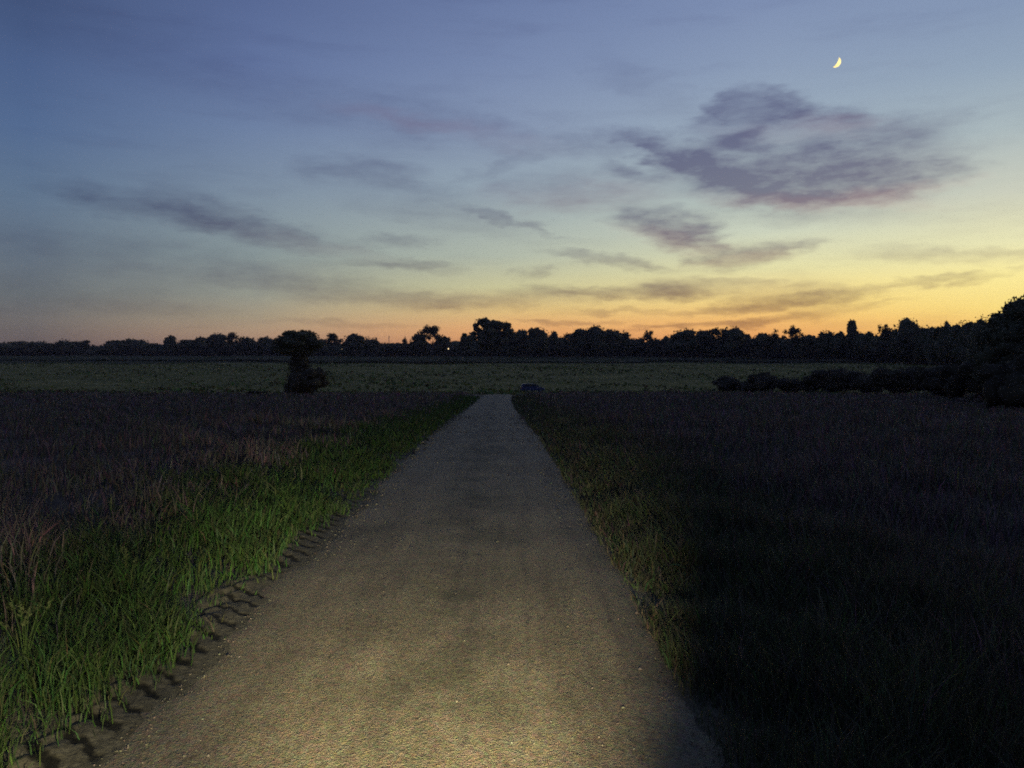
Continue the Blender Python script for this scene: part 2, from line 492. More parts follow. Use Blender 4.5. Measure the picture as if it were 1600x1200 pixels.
i = (np.arange(len(ys) - 1)[:, None] * nx + np.arange(nx - 1)[None]).ravel()
f = np.stack([i, i + 1, i + nx + 1, i + nx], 1)
U = np.tile(us, len(ys))
w_ = 1 - .42 * np.exp(-(U / .20) ** 2) - .25 * np.clip((np.abs(U) - .8) / .2, 0, 1)
tag(mesh_obj('road', v, f, ma, smooth=True, colors=np.stack([w_, w_ * .5 + .5 * np.minimum(1, w_ + .06), w_ * .97], 1)), kind='structure')

# the muddy verge of the left edge, its soil colour darkened in slanting bars with slight relief
mm = bpy.data.materials.new('trodden_mud'); mm.use_nodes = True; t = mm.node_tree
b = t.nodes['Principled BSDF']; b.inputs['Roughness'].default_value = .9; b.inputs['Specular IOR Level'].default_value = .15
tcg = t.nodes.new('ShaderNodeTexCoord')
at = t.nodes.new('ShaderNodeAttribute'); at.attribute_name = 'tint'
mud = tramp(tnoise(28, 6), [(.3, (.055, .047, .03)), (.5, (.10, .085, .055)), (.7, (.15, .128, .085))])
t.links.new(mixc(1.0, mud, at.outputs['Color'], 'MULTIPLY', t), b.inputs['Base Color'])
bp = t.nodes.new('ShaderNodeBump'); bp.inputs['Strength'].default_value = .8; bp.inputs['Distance'].default_value = .012
t.links.new(tnoise(45, 5), bp.inputs['Height']); t.links.new(bp.outputs[0], b.inputs['Normal'])


def slant_bar(u, y):
    """0..1 strength of the dark bars in the soil colour: slanting bars every 19 cm, from .06 to .36 m outside the road edge"""
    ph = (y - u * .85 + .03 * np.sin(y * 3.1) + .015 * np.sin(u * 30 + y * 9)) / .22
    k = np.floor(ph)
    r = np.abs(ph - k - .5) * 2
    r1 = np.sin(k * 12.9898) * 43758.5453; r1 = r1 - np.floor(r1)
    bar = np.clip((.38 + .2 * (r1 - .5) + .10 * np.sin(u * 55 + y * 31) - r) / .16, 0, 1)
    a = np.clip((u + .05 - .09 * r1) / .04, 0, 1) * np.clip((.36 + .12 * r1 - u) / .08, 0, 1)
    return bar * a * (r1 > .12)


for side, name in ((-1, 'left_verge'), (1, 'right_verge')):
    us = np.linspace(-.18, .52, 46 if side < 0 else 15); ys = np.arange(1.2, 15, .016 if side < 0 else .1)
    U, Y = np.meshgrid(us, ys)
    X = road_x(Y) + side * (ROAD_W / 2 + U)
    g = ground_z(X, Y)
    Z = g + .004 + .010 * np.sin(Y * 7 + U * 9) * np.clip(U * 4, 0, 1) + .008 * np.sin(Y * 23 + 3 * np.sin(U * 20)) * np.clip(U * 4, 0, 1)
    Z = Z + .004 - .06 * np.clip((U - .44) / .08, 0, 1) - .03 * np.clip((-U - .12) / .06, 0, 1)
    d = slant_bar(U, Y) if side < 0 else np.zeros_like(U)
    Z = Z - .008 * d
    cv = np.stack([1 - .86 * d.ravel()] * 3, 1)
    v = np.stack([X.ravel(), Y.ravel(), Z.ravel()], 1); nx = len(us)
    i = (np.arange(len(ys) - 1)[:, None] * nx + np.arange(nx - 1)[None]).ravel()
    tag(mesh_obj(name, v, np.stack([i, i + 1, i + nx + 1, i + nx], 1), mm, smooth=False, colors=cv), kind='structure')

# ------------------------------------------------------------------ grass


def blades(x, y, hgt, wid, colr, lean=.45, seed=0):
    r = np.random.default_rng(seed); n = len(x)
    z = ground_z(x, y) - .01
    a = r.uniform(0, 2 * np.pi, n); fx, fy = np.cos(a), np.sin(a)
    la = r.uniform(0, 2 * np.pi, n); lm = r.uniform(.1, 1, n) * lean * hgt
    lx, ly = np.cos(la) * lm, np.sin(la) * lm
    w = wid * .5
    P = np.empty((n, 5, 3))
    P[:, 0] = np.stack([x - fx * w, y - fy * w, z], 1); P[:, 1] = np.stack([x + fx * w, y + fy * w, z], 1)
    mx, my, mz = x + lx * .35, y + ly * .35, z + hgt * .58
    P[:, 2] = np.stack([mx + fx * w * .8, my + fy * w * .8, mz], 1); P[:, 3] = np.stack([mx - fx * w * .8, my - fy * w * .8, mz], 1)
    P[:, 4] = np.stack([x + lx, y + ly, z + hgt * r.uniform(.85, 1, n)], 1)
    k = np.arange(n)[:, None] * 5
    q = k + np.array([[0, 1, 2, 3]]); tr = k + np.array([[3, 2, 4]])
    return P.reshape(-1, 3), [q, tr], np.repeat(colr, 5, axis=0)


def low(x, y, s, ph=0.0):
    return (np.sin(x * s + ph) * np.cos(y * s * .8 + ph * 2) + .6 * np.sin(x * s * 2.3 + y * s * 1.7 + ph) + .4 * np.sin(y * s * 3.9 - x * s * 3.1)) / 2


def scatter(n, d0, d1, a0=-40, a1=40, cap=None, seed=1):
    r = np.random.default_rng(seed)
    d = d0 * (d1 / d0) ** r.random(n); a = np.radians(r.uniform(a0, a1, n))
    x, y = d * np.tan(a) * .92, d * np.ones(n)
    if cap:
        dens = n / (math.radians(a1 - a0) * math.log(d1 / d0)) / d ** 2
        keep = r.random(n) < np.minimum(1, cap / dens)
        x, y = x[keep], y[keep]
    return x, y


def grass_colors(n, r, green):
    """mix of green and straw blades; green 0..1 per blade"""
    g = np.array([.060, .115, .022]); s = np.array([.12, .095, .06]); dk = np.array([.022, .040, .016])
    k = np.clip(green + r.normal(0, .25, n), 0, 1)[:, None]
    c = g * k + s * (1 - k)
    m = r.random(n)[:, None] ** 2 * .7
    c = c * (1 - m) + dk * m
    return c * r.uniform(.6, 1.35, (n, 1)) * (1 + r.normal(0, .16, (n, 3))).clip(.5, 1.6)


# verge grass: within 2.6 m of the road on both sides
x, y = scatter(620000, 1.9, 70, cap=5200, seed=3)
off = np.abs(x - road_x(y)) - ROAD_W / 2
left = x < road_x(y)
r = np.random.default_rng(5)
e0 = np.where(left, np.where(y < 9, .27, .08), -.04) + .10 * low(x * 0, y, 2.1, .5) + .09 * r.normal(0, 1, len(x))
wmax = 2.1 + .5 * low(x * 0, y, .8)
keep = (off > np.maximum(e0, -.10)) & (off < wmax + r.normal(0, .45, len(x)))
clump = .8 * low(x, y, 1.7, 2.3) + .7 * low(x, y, 4.0, .3) + .5 * low(x, y, 9.0, 1.7)
keep &= (r.random(len(x)) < np.clip(np.where(left, .60, 1.2) + .6 * clump, np.where(left, .10, .75), 1))
x, y, off, left, clump = x[keep], y[keep], off[keep], left[keep], clump[keep]
n = len(x)
h = np.where(left, .8, 1.0) * (np.where(left, .10, .14) + .15 * np.clip(off / .7, 0, 1) + .12 * np.clip(clump, -1, 1)) * r.uniform(.45, 1.5, n)
h = np.maximum(h, .04) * np.where(left, 1.0, .85)
w = .0045 * np.maximum(1, y / 3.2) * r.uniform(.7, 1.4, n)
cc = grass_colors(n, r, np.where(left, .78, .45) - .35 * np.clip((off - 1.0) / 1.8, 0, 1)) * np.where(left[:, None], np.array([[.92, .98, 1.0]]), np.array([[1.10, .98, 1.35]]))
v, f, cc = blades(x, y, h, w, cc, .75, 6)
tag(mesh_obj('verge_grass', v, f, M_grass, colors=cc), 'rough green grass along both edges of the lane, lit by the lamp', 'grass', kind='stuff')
print('verge blades', n)

# field grass: duller and drier, everywhere else up to the brow
x, y = scatter(345000, 2.2, 118, a0=-44, a1=44, cap=3500, seed=13)
off = np.abs(x - road_x(y)) - ROAD_W / 2
keep = off > 1.7 + .5 * low(x, y, 1.3) + np.random.default_rng(4).normal(0, .4, len(x))
keep &= np.random.default_rng(8).random(len(x)) < np.clip((104 + 14 * low(x, y * 0, .13, 1.0) - y) / 34, 0, 1)
x, y = x[keep], y[keep]; n = len(x); r = np.random.default_rng(15)
clump = low(x, y, 1.1, .3) + .5 * low(x, y, 3.0, 1.7)
keep = r.random(n) < np.clip(.6 + .5 * clump, .15, 1)
x, y, clump = x[keep], y[keep], clump[keep]; n = len(x)
h = (.22 + .15 * np.clip(clump, -1, 1)) * r.uniform(.5, 1.6, n)
w = .005 * np.maximum(1, y / 3.2) * r.uniform(.7, 1.4, n)
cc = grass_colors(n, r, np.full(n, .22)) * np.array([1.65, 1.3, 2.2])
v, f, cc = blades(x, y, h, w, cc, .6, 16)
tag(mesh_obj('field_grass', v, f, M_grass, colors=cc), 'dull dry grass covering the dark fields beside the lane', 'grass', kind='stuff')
print('field blades', n)

# tussocks of the pale field across the dip
r = np.random.default_rng(25); n = 26000
y = 88 + 208 * r.random(n) ** 1.15; x = (r.random(n) * 2 - 1) * (y * .68 + 6)
dens = low(x, y, .06, .4) + .6 * low(x, y, .19, 1.3)
keep = r.random(n) < np.clip(.5 + .7 * dens, .06, 1); x, y, dens = x[keep], y[keep], dens[keep]; n = len(x)
h = r.uniform(.15, .55, n) * (1 + .4 * dens.clip(-1, 1)); w = r.uniform(.25, .8, n)
cc = (np.array([.105, .12, .042]) * r.uniform(.4, 1.7, (n, 1)) * (1 + r.normal(0, .22, (n, 3))).clip(.3, 2))
v, f, cc = blades(x, y, h, w, cc, .8, 26)
tag(mesh_obj('far_field_grass', v, f, M_grass, colors=cc), 'pale tussocky grass of the field across the dip', 'grass', kind='stuff')

# grit thrown to the edges of the lane and lying between its wheel tracks
r = np.random.default_rng(35); n = 3600
y = 2.2 * (34 / 2.2) ** r.random(n); e = r.random(n)
u = np.where(e < .42, -1 + r.exponential(.14, n), np.where(e < .8, 1 - r.exponential(.14, n), r.uniform(-.9, .9, n)))
x = road_x(y) + u * ROAD_W / 2; s_ = r.uniform(.0025, .0075, n) * np.where(r.random(n) < .04, 1.8, 1) * np.maximum(1, y / 6)
zc = hz(y) + .012 + .035 * (1 - np.clip(np.abs(u), 0, 1) ** 2) + s_ * .25
O = np.array([[1, 0, 0], [0, 1, 0], [-1, 0, 0], [0, -1, 0], [0, 0, .7], [0, 0, -.7]], float)
P = O[None] * s_[:, None, None] * r.uniform(.6, 1.4, (n, 6, 1)); a = r.uniform(0, 6.28, n)
P = np.stack([P[..., 0] * np.cos(a)[:, None] - P[..., 1] * np.sin(a)[:, None], P[..., 0] * np.sin(a)[:, None] + P[..., 1] * np.cos(a)[:, None], P[..., 2]], -1)
P += np.stack([x, y, zc], 1)[:, None]
OF = np.array([[0, 1, 4], [1, 2, 4], [2, 3, 4], [3, 0, 4], [1, 0, 5], [2, 1, 5], [3, 2, 5], [0, 3, 5]])
M_grit = material('grit', (.2, .18, .14), .9, .2, attr=True)
cc = np.repeat(np.array([.17, .145, .105]) * r.uniform(.35, 1.5, (n, 1)) * (1 + r.normal(0, .08, (n, 3))), 6, axis=0)
tag(mesh_obj('grit', P.reshape(-1, 3), (OF[None] + np.arange(n)[:, None, None] * 6).reshape(-1, 3), M_grit, colors=cc), 'loose grit scattered on the lane, thickest along its edges', 'gravel', kind='stuff')

# ------------------------------------------------------------------ roadside plants (things)
M_stem = material('plant_stem', (.10, .15, .04), .7, .2, noise=(30, 2, [(.06, .11, .025), (.12, .17, .05)]), trans=.2)
M_seed = material('seed_head', (.2, .19, .11), .8, .2, noise=(60, 2, [(.07, .085, .03), (.13, .14, .06)]), trans=.2)
M_dock = material('dock_leaf', (.06, .12, .03), .6, .3, noise=(25, 3, [(.04, .085, .018), (.075, .15, .035)]), trans=.2)


def tube(pts, rad, sides=5):
    pts = [Vector(p) for p in pts]; V = []; F = []
    for i, p in enumerate(pts):
        d = (pts[min(i + 1, len(pts) - 1)] - pts[max(i - 1, 0)]).normalized()
        a = d.orthogonal().normalized(); bb = d.cross(a)
        ra = rad[i] if isinstance(rad, (list, tuple)) else rad
        for k in range(sides):
            th = 2 * math.pi * k / sides
            V.append(p + a * math.cos(th) * ra + bb * math.sin(th) * ra)
    for i in range(len(pts) - 1):
        for k in range(sides):
            F.append((i * sides + k, i * sides + (k + 1) % sides, (i + 1) * sides + (k + 1) % sides, (i + 1) * sides + k))
    V.append(pts[-1]); F += [((len(pts) - 1) * sides + k, (len(pts) - 1) * sides + (k + 1) % sides, len(V) - 1) for k in range(sides)]
    return V, F


def join(parts):
    V, F = [], []
    for v, f in parts:
        o = len(V); V += [tuple(p) for p in v]; F += [tuple(i + o for i in q) for q in f]
    return V, F


def blade_leaf(base, az_, length, width, rise, droop, seg=5):
    V, F = [], []
    dx, dy = math.cos(az_), math.sin(az_); px, py = -dy, dx
    for i in range(seg + 1):
        s = i / seg; out = length * s * (1 - .15 * s); z = rise * s * length - droop * s * s * length
        w = width * math.sin(math.pi * min(1, .12 + .88 * s)) * .5 + .0008
        for q in (-1, 0, 1):
            V.append((base[0] + dx * out + px * w * q, base[1] + dy * out + py * w * q, base[2] + z + (.25 * w if q else 0)))
    for i in range(seg):
        o = i * 3
        F += [(o, o + 1, o + 4, o + 3), (o + 1, o + 2, o + 5, o + 4)]
    return V, F


def seeding_grass(px, py, height, label, seed, n=7):
    p = at_px(px, py); r = np.random.default_rng(seed)
    root = empty('seeding_grass', (p.x, p.y, float(ground_z(p.x, p.y)) - .01)); tag(root, label, 'grass plant', 'tall plants on the left verge')
    for k in range(n):
        a = r.uniform(0, 6.28); ln = r.uniform(.1, .35) * height; hh = height * r.uniform(.7, 1)
        pts = [(math.cos(a) * ln * s * s, math.sin(a) * ln * s * s, hh * s) for s in (0, .3, .6, .85, 1)]
        V, F = tube(pts, [.0025, .0022, .0018, .0014, .001], 4); mesh_obj('stem', V, F, M_stem, root)
        tp = Vector(pts[-1]); parts = []
        for j in range(16):
            s = j / 16; q = Vector(pts[-2]).lerp(tp, s * 1.1); b2 = r.uniform(0, 6.28); l2 = .02 * (1.1 - s)
            q2 = q + Vector((math.cos(b2) * l2, math.sin(b2) * l2, l2 * .7)); parts.append(tube([q, q.lerp(q2, .6), q2], [.001, .0025, .0008], 4))
        V, F = join(parts); mesh_obj('seed_head', V, F, M_seed, root)
    for k in range(9):
        V, F = blade_leaf((0, 0, 0), r.uniform(0, 6.28), height * r.uniform(.4, .7), .011, 1.1, .8); mesh_obj('leaf', V, F, M_dock, root)


def dock_plant(px, py, size, label, seed, n=8):
    p = at_px(px, py); r = np.random.default_rng(seed)
    root = empty('dock_plant', (p.x, p.y, float(ground_z(p.x, p.y)))); tag(root, label, 'plant', 'broad leaved plants on the verges')
    for k in range(n):
        V, F = blade_leaf((0, 0, 0), 6.28 * k / n + r.uniform(-.3, .3), size * r.uniform(.7, 1.1), size * .28, r.uniform(.6, 1.2), r.uniform(.5, .9), 6); mesh_obj('leaf', V, F, M_dock, root)
    V, F = tube([(0, 0, 0), (.01, 0, size * .6), (.02, .01, size * 1.1)], [.005, .004, .002], 5); mesh_obj('stem', V, F, M_stem, root)


seeding_grass(40, 1065, .46, 'tall pale seeding grass at the left edge of the picture, drooping heads catching the lamp', 31, 8)
seeding_grass(205, 935, .40, 'seeding grass behind the brightest part of the left verge', 33, 6)
dock_plant(95, 1095, .17, 'broad leaved dock plant low in the grass beside the nearest dark bars', 41)
dock_plant(400, 868, .16, 'broad leaved dock plant on the left verge where the dark bars fade', 42)
dock_plant(1085, 905, .22, 'broad leaved dock plant on the dark right verge near the lane edge', 43)
dock_plant(1265, 1000, .20, 'broad leaved dock plant in the dark grass right of the lane', 44)

# ------------------------------------------------------------------ trees and bushes
ICO = bmesh.new(); bmesh.ops.create_icosphere(ICO, subdivisions=2, radius=1.0)
ICO_V = np.array([v.co[:] for v in ICO.verts]); ICO_F = np.array([[v.index for v in fc.verts] for fc in ICO.faces]); ICO.free()


def foliage(r, lobes, leaf, per, core=.82, shell=(.72, 1.12)):
    """lobes: list of (cx,cy,cz,rx,ry,rz); leaf triangles crowd each lobe's outer shell round an uneven core"""
    V, F, off = [], [], 0
    for (cx, cy, cz, rx, ry, rz) in lobes:
        if core > 0:
            d = 1 + .16 * r.normal(0, 1, len(ICO_V))
            V.append(ICO_V * d[:, None] * np.array([rx, ry, rz]) * core + (cx, cy, cz)); F.append(ICO_F + off); off += len(ICO_V)
        n = int(per * max(.4, (rx * rz + rx * ry) / 2 / leaf ** 2))
        u = r.normal(0, 1, (n, 3)); u /= np.linalg.norm(u, axis=1)[:, None]
        s = r.uniform(shell[0], shell[1], n) ** .8
        c = u * s[:, None] * np.array([rx, ry, rz]) + (cx, cy, cz)
        a = r.normal(0, 1, (n, 3)); a /= np.linalg.norm(a, axis=1)[:, None]
        b2 = np.cross(a, r.normal(0, 1, (n, 3))); b2 /= np.linalg.norm(b2, axis=1)[:, None]
        sz = leaf * r.uniform(.5, 1.3, (n, 1))
        tri = np.stack([c + a * sz, c - a * sz * .5 + b2 * sz * .8, c - a * sz * .6 - b2 * sz * .7], 1)
        V.append(tri.reshape(-1, 3)); F.append(np.arange(n * 3).reshape(-1, 3) + off); off += n * 3
    return np.concatenate(V), np.concatenate(F)


def lobes_for(r, w, h, n, base, style):
    """crown of width w and height h whose underside is at base"""
    L_ = []
    if style == 'cone':
        for k in range(n):
            s = k / n
            L_.append((r.normal(0, .05) * w, r.normal(0, .05) * w, base + h * (.08 + .86 * s), w * .5 * (1 - s * .8), w * .5 * (1 - s * .8), h / n * .95))
        return L_
    rw = w / 2
    if style in ('round', 'ball'):
        L_.append((0, 0, base + h * .5, rw * .86, rw * .86, h * .47))
        L_.append((r.uniform(-.12, .12) * w, 0, base + h * .3, rw * .95, rw * .9, h * .3))
        for k in range(n):
            a = r.uniform(0, 6.28); e = r.uniform(-.3, 1.3); q = r.uniform(.62, .80)
            s = r.uniform(.18, .32)
            L_.append((math.cos(a) * math.cos(e) * rw * q, math.sin(a) * math.cos(e) * rw * q, base + h * .46 + math.sin(e) * h * .5 * q, rw * s * 1.2, rw * s * 1.2, h * s * .5))
    elif style == 'oak':
        L_.append((0, 0, base + h * .42, rw * .66, rw * .66, h * .40))
        for k in range(n):
            a = r.uniform(0, 6.28); e = r.uniform(-.55, 1.45); q = r.uniform(.66, .90)
            s = r.uniform(.13, .24)
            L_.append((math.cos(a) * math.cos(e) * rw * q, math.sin(a) * math.cos(e) * rw * q, base + h * .5 + math.sin(e) * h * .5 * q, rw * s * 1.2, rw * s * 1.2, h * s * .5))
    else:
        for k in range(int(n * 1.5)):
            a = r.uniform(0, 6.28); e = r.uniform(-.6, 1.5); q = r.uniform(.30, .86)
            s = r.uniform(.15, .27)
            L_.append((math.cos(a) * math.cos(e) * rw * q, math.sin(a) * math.cos(e) * rw * q, base + h * .55 + math.sin(e) * h * .46 * q, rw * s * 1.25, rw * s * 1.25, h * s * .55))
    return L_


def trunk_limbs(r, w, h, base, rad):
    parts = [tube([(0, 0, -.3), (0, 0, base * .5), (r.normal(0, .1), r.normal(0, .1), base + h * .35)], [rad * 1.3, rad, rad * .55], 7)]
    limbs = []
    for k in range(5):
        a = 6.28 * k / 5 + r.uniform(-.4, .4); e = r.uniform(.25, .42)
        p0 = Vector((0, 0, base * .8 + h * .06 * k)); p2 = Vector((math.cos(a) * w * e, math.sin(a) * w * e, base + h * r.uniform(.45, .8)))
        limbs.append(tube([p0, p0.lerp(p2, .5) + Vector((0, 0, h * .04)), p2], [rad * .5, rad * .32, rad * .1], 5))
    return join(parts), join(limbs)


def tree(px, top, wpx, dist, label, style='round', group='trees of the far treeline', basefrac=.12, nl=11, leafpx=1.5, per=2.6, name='tree', base_row=None, seed=None):
    r = np.random.default_rng(seed or int(px * 7 + top))
    d = px_dir(px, HORIZON); X = d.x / d.y * dist; Y = dist
    g = float(ground_z(X, Y))
    ztop = CAM_H + (HORIZON - top) / FPX * dist
    H = ztop - g; W = wpx / FPX * dist
    root = empty(name, (X, Y, g), r.uniform(0, 6.28)); tag(root, label, 'tree', group)
    base = H * basefrac; ch = H - base
    lf = leafpx / FPX * dist
    ivy = style == 'ivy'; style = 'round' if ivy else style
    lb = lobes_for(r, W, ch * .98, nl, base, style)
    V, F = foliage(r, lb, lf, per, core=.8 if style != 'airy' else .45, shell=(.7, 1.04) if style != 'airy' else (.5, 1.06))
    # keep the crown's top where the tree's height says
    top_z = np.percentile(V[:, 2], 99.2); V[:, 2] = base + (V[:, 2] - base) * (ch * .97 / (top_z - base))
    half = np.percentile(np.hypot(V[:, 0], V[:, 1]), 97); V[:, :2] *= (W * .5) / half
    mesh_obj('crown', V, F, M_leaf, root)
    if ivy:
        il = [(r.normal(0, .12), r.normal(0, .12), base * q, W * (.20 + .07 * math.sin(11 * q)), W * .2, base * .13) for q in np.linspace(.12, 1.05, 8)]
        V, F = foliage(r, il, lf, per, core=.85); mesh_obj('ivy', V, F, M_leaf2, root)
    (tv, tf), (lv, lf_) = trunk_limbs(r, W, ch, base, max(.18, H * .022))
    mesh_obj('trunk', tv, tf, M_bark, root); mesh_obj('limbs', lv, lf_, M_bark, root)
    return root


T = [
    # column, top row, width, distance, style, label
    (8, 535, 34, 560, 'round', 'low round tree at the very left end of the treeline'),
    (34, 533, 40, 575, 'round', 'second tree from the left end of the treeline, flat topped'),
    (63, 533, 36, 560, 'round', 'broad low tree in the flat left end of the treeline, left of the first dip'),
    (101, 530, 26, 555, 'round', 'small round tree standing just right of the first dip in the treeline'),
    (120, 533, 24, 570, 'round', 'low filler tree right of the small round one near the left end'),
    (136, 531, 22, 560, 'airy', 'thin loose crown just left of the second dip in the treeline'),
    (180, 531, 32, 550, 'round', 'first tree right of the second dip, low and round'),
    (203, 529, 26, 560, 'round', 'domed tree between two lower ones at the left of the treeline'),
    (222, 531, 28, 545, 'round', 'low rounded tree left of the small knobbed one'),
    (243, 536, 26, 560, 'round', 'lowest tree, in the shallow gap before the small knobbed one'),
    (267, 524, 18, 540, 'round', 'small knobbed tree with a narrow head standing alone above the left treeline'),
    (290, 530, 26, 555, 'round', 'tree in the step up right of the small knobbed one'),
    (312, 526, 24, 545, 'round', 'middle tree of the step up towards the twin tops'),
    (340, 520, 26, 530, 'round', 'left one of the twin rounded tops in the left treeline'),
    (366, 519, 27, 525, 'airy', 'right one of the twin tops, its outline ragged'),
    (390, 527, 26, 540, 'round', 'tree just right of the twin tops, lower than both'),
    (415, 526, 26, 530, 'round', 'low tree tucked against the left flank of the broad dome'),
    (468, 516, 72, 122, 'ivy', 'broad domed tree with a thick ivy clad trunk standing behind the solitary bush'),
    (503, 529, 22, 500, 'round', 'low tree under the right flank of the broad dome'),
    (519, 520, 25, 470, 'airy', 'narrow headed tree between the broad dome and the bell shaped tree'),
    (553, 522, 32, 480, 'round', 'smooth bell shaped tree right of the narrow headed one'),
    (579, 527, 24, 500, 'round', 'lower round tree leaning against the bell shaped one'),
    (603, 535, 34, 520, 'round', 'low wide tree at the foot of the radio mast'),
    (634, 527, 15, 500, 'airy', 'tiny loose tree with a bent top left of the open crowned pair'),
    (625, 536, 30, 510, 'round', 'low tree below the tiny loose one'),
    (655, 520, 26, 460, 'round', 'solid egg shaped tree left of the open crowned one'),
    (675, 508, 33, 440, 'airy', 'tall open crowned tree with sky showing through its branches'),
    (691, 524, 26, 460, 'round', 'dark tree sloping down right of the open crowned one'),
    (710, 534, 30, 520, 'round', 'low tree in the gap above the small distant lamp'),
    (726, 521, 27, 470, 'cone', 'steep pointed tree just left of the great oak'),
    (767, 497, 64, 380, 'oak', 'great spreading oak, the tallest and widest tree, at the head of the lane'),
    (811, 515, 30, 440, 'round', 'first tree right of the great oak, domed'),
    (840, 511, 32, 430, 'round', 'tall domed tree, second to the right of the great oak'),
    (865, 517, 17, 450, 'round', 'slim tree right of the second dome past the great oak'),
    (872, 526, 40, 460, 'round', 'low tree under the slim one and the small loose crown'),
    (888, 520, 16, 450, 'airy', 'small loose crown with sky showing through, left of the triple headed clump'),
    (912, 513, 40, 420, 'round', 'left head of the triple headed clump right of the lane'),
    (932, 508, 30, 415, 'round', 'tallest middle head of the triple headed clump'),
    (953, 514, 32, 420, 'round', 'right head of the triple headed clump'),
    (973, 518, 26, 425, 'round', 'separate round tree closing the triple headed clump on its right'),
    (995, 528, 30, 450, 'round', 'low tree in the gap left of the lollipop tree'),
    (1012, 516, 24, 430, 'airy', 'small lollipop tree with a round see-through head above the low gap'),
    (1043, 524, 20, 430, 'round', 'small rounded tree between the lollipop tree and the long block'),
    (1028, 530, 34, 440, 'round', 'low tree filling the dip right of the lollipop tree'),
    (1070, 514, 42, 380, 'round', 'square shouldered tree starting the long block of trees'),
    (1098, 515, 30, 385, 'round', 'flat topped tree in the long block, right of the square shouldered one'),
    (1120, 512, 30, 375, 'airy', 'ragged tree in the middle of the long block'),
    (1143, 510, 36, 375, 'round', 'highest tree of the long block, near its right end'),
    (1160, 520, 26, 380, 'round', 'tree at the sloping right end of the long block'),
    (1190, 520, 30, 370, 'round', 'low tree just past the notch right of the long block'),
    (1207, 515, 26, 360, 'airy', 'loose tree between the notch and the flat wide crown'),
    (1237, 509, 32, 350, 'airy', 'flat wide crown spreading over its neighbours, right of the notch'),
    (1262, 524, 34, 340, 'round', 'low tree just right of the flat wide crown'),
    (1289, 516, 26, 330, 'round', 'round tree left of the slim narrow topped tree, with a gap between them'),
    (1310, 518, 26, 325, 'round', 'round tree touching the left foot of the slim narrow topped tree'),
    (1331, 500, 18, 320, 'ball', 'slim narrow topped tree rising alone above the right treeline'),
    (1352, 518, 32, 310, 'round', 'low tree touching the right foot of the slim narrow topped tree'),
    (1383, 506, 22, 300, 'airy', 'thin crown left of the high umbrella shaped tree'),
    (1417, 498, 42, 290, 'round', 'high umbrella shaped tree of the right treeline'),
    (1448, 510, 36, 280, 'round', 'tree in the dip right of the umbrella shaped one'),
    (1478, 506, 40, 250, 'round', 'bushy tree midway between the umbrella tree and the big corner tree'),
    (1508, 501, 36, 220, 'round', 'round topped tree just left of the rise to the big corner tree'),
    (1532, 495, 34, 180, 'round', 'tree on the shoulder of the big corner tree, partly hidden by it'),
]
for (px, top, w, dist, st, label) in T:
    big = w > 50
    tree(px, top, w * (1.3 if st == 'round' and not big else 1.12), dist, label, st, nl=44 if st == 'oak' and big else 26 if big else (16 if st == 'airy' else 11), leafpx=1.35 if st == 'airy' else 1.6,
         per=4.2 if st == 'airy' else 2.6, basefrac={'airy': .2, 'ivy': .60, 'ball': .30}.get(st, .1), name={'airy': 'open_crowned_tree', 'oak': 'oak_tree', 'ivy': 'ivy_clad_tree', 'cone': 'pointed_tree'}.get(st, 'broad_tree'))

# the wood behind and under the crowns that reads as one mass
r = np.random.default_rng(77); lb = []
for px in np.arange(-120, 1560, 6.5):
    dist = np.interp(px, [-100, 500, 1000, 1300, 1560], [600, 540, 470, 360, 230]) * r.uniform(.97, 1.05)
    top = np.interp(px, [-100, 240, 300, 400, 520, 640, 760, 860, 990, 1080, 1300, 1420, 1500, 1560], [540, 541, 537, 534, 536, 540, 530, 532, 536, 528, 528, 520, 514, 504]) + r.normal(0, 1.6)
    X = (px - 800) / FPX * dist; g = float(ground_z(X, dist)) - 1
    H = CAM_H + (HORIZON - top) / FPX * dist - g; W = r.uniform(11, 17) / FPX * dist
    lb.append((X, dist, g + H * .48, W, W * .8, H * .52))
V, F = foliage(r, lb, 1.0, 1.7, core=.9)
tag(mesh_obj('distant_wood', V, F, M_leaf), 'dark continuous wood filling the treeline under the separate crowns', 'wood', kind='stuff')


def bush_lobes(r, w, h, n):
    return [(0, 0, h * .42, w * .38, w * .34, h * .48)] + [(r.uniform(-.38, .38) * w, r.uniform(-.3, .3) * w, h * r.uniform(.22, .72), w * r.uniform(.14, .24), w * r.uniform(.14, .24), h * r.uniform(.16, .28)) for _ in range(n)]


def bush(px, base_row, top, wpx, label, group, name='bush', n=12, dist=None, leaf=.11, per=1.5, cat='bush'):
    r = np.random.default_rng(int(px * 3 + top))
    if dist is None:
        p = at_px(px, base_row); X, Y = p.x, p.y
    else:
        Y = dist; X = (px - 800) / FPX * dist
    g = float(ground_z(X, Y)); H = CAM_H + (HORIZON - top) / FPX * Y - g; W = wpx / FPX * Y
    root = empty(name, (X, Y, g - .05)); tag(root, label, cat, group)
    V, F = foliage(r, bush_lobes(r, W, H, n), leaf, per, core=.82)
    V[:, 2] = V[:, 2] * (H / V[:, 2].max()); V[:, 2] = np.maximum(V[:, 2], 0)
    mesh_obj('foliage', V, F, M_leaf2, root)
    parts = []
    for k in range(5):
        a = 6.28 * k / 5; parts.append(tube([(0, 0, -.1), (math.cos(a) * W * .08, math.sin(a) * W * .08, H * .3), (math.cos(a) * W * .2, math.sin(a) * W * .2, H * .6)], [.06, .04, .015], 5))
    V, F = join(parts); mesh_obj('stems', V, F, M_bark, root)


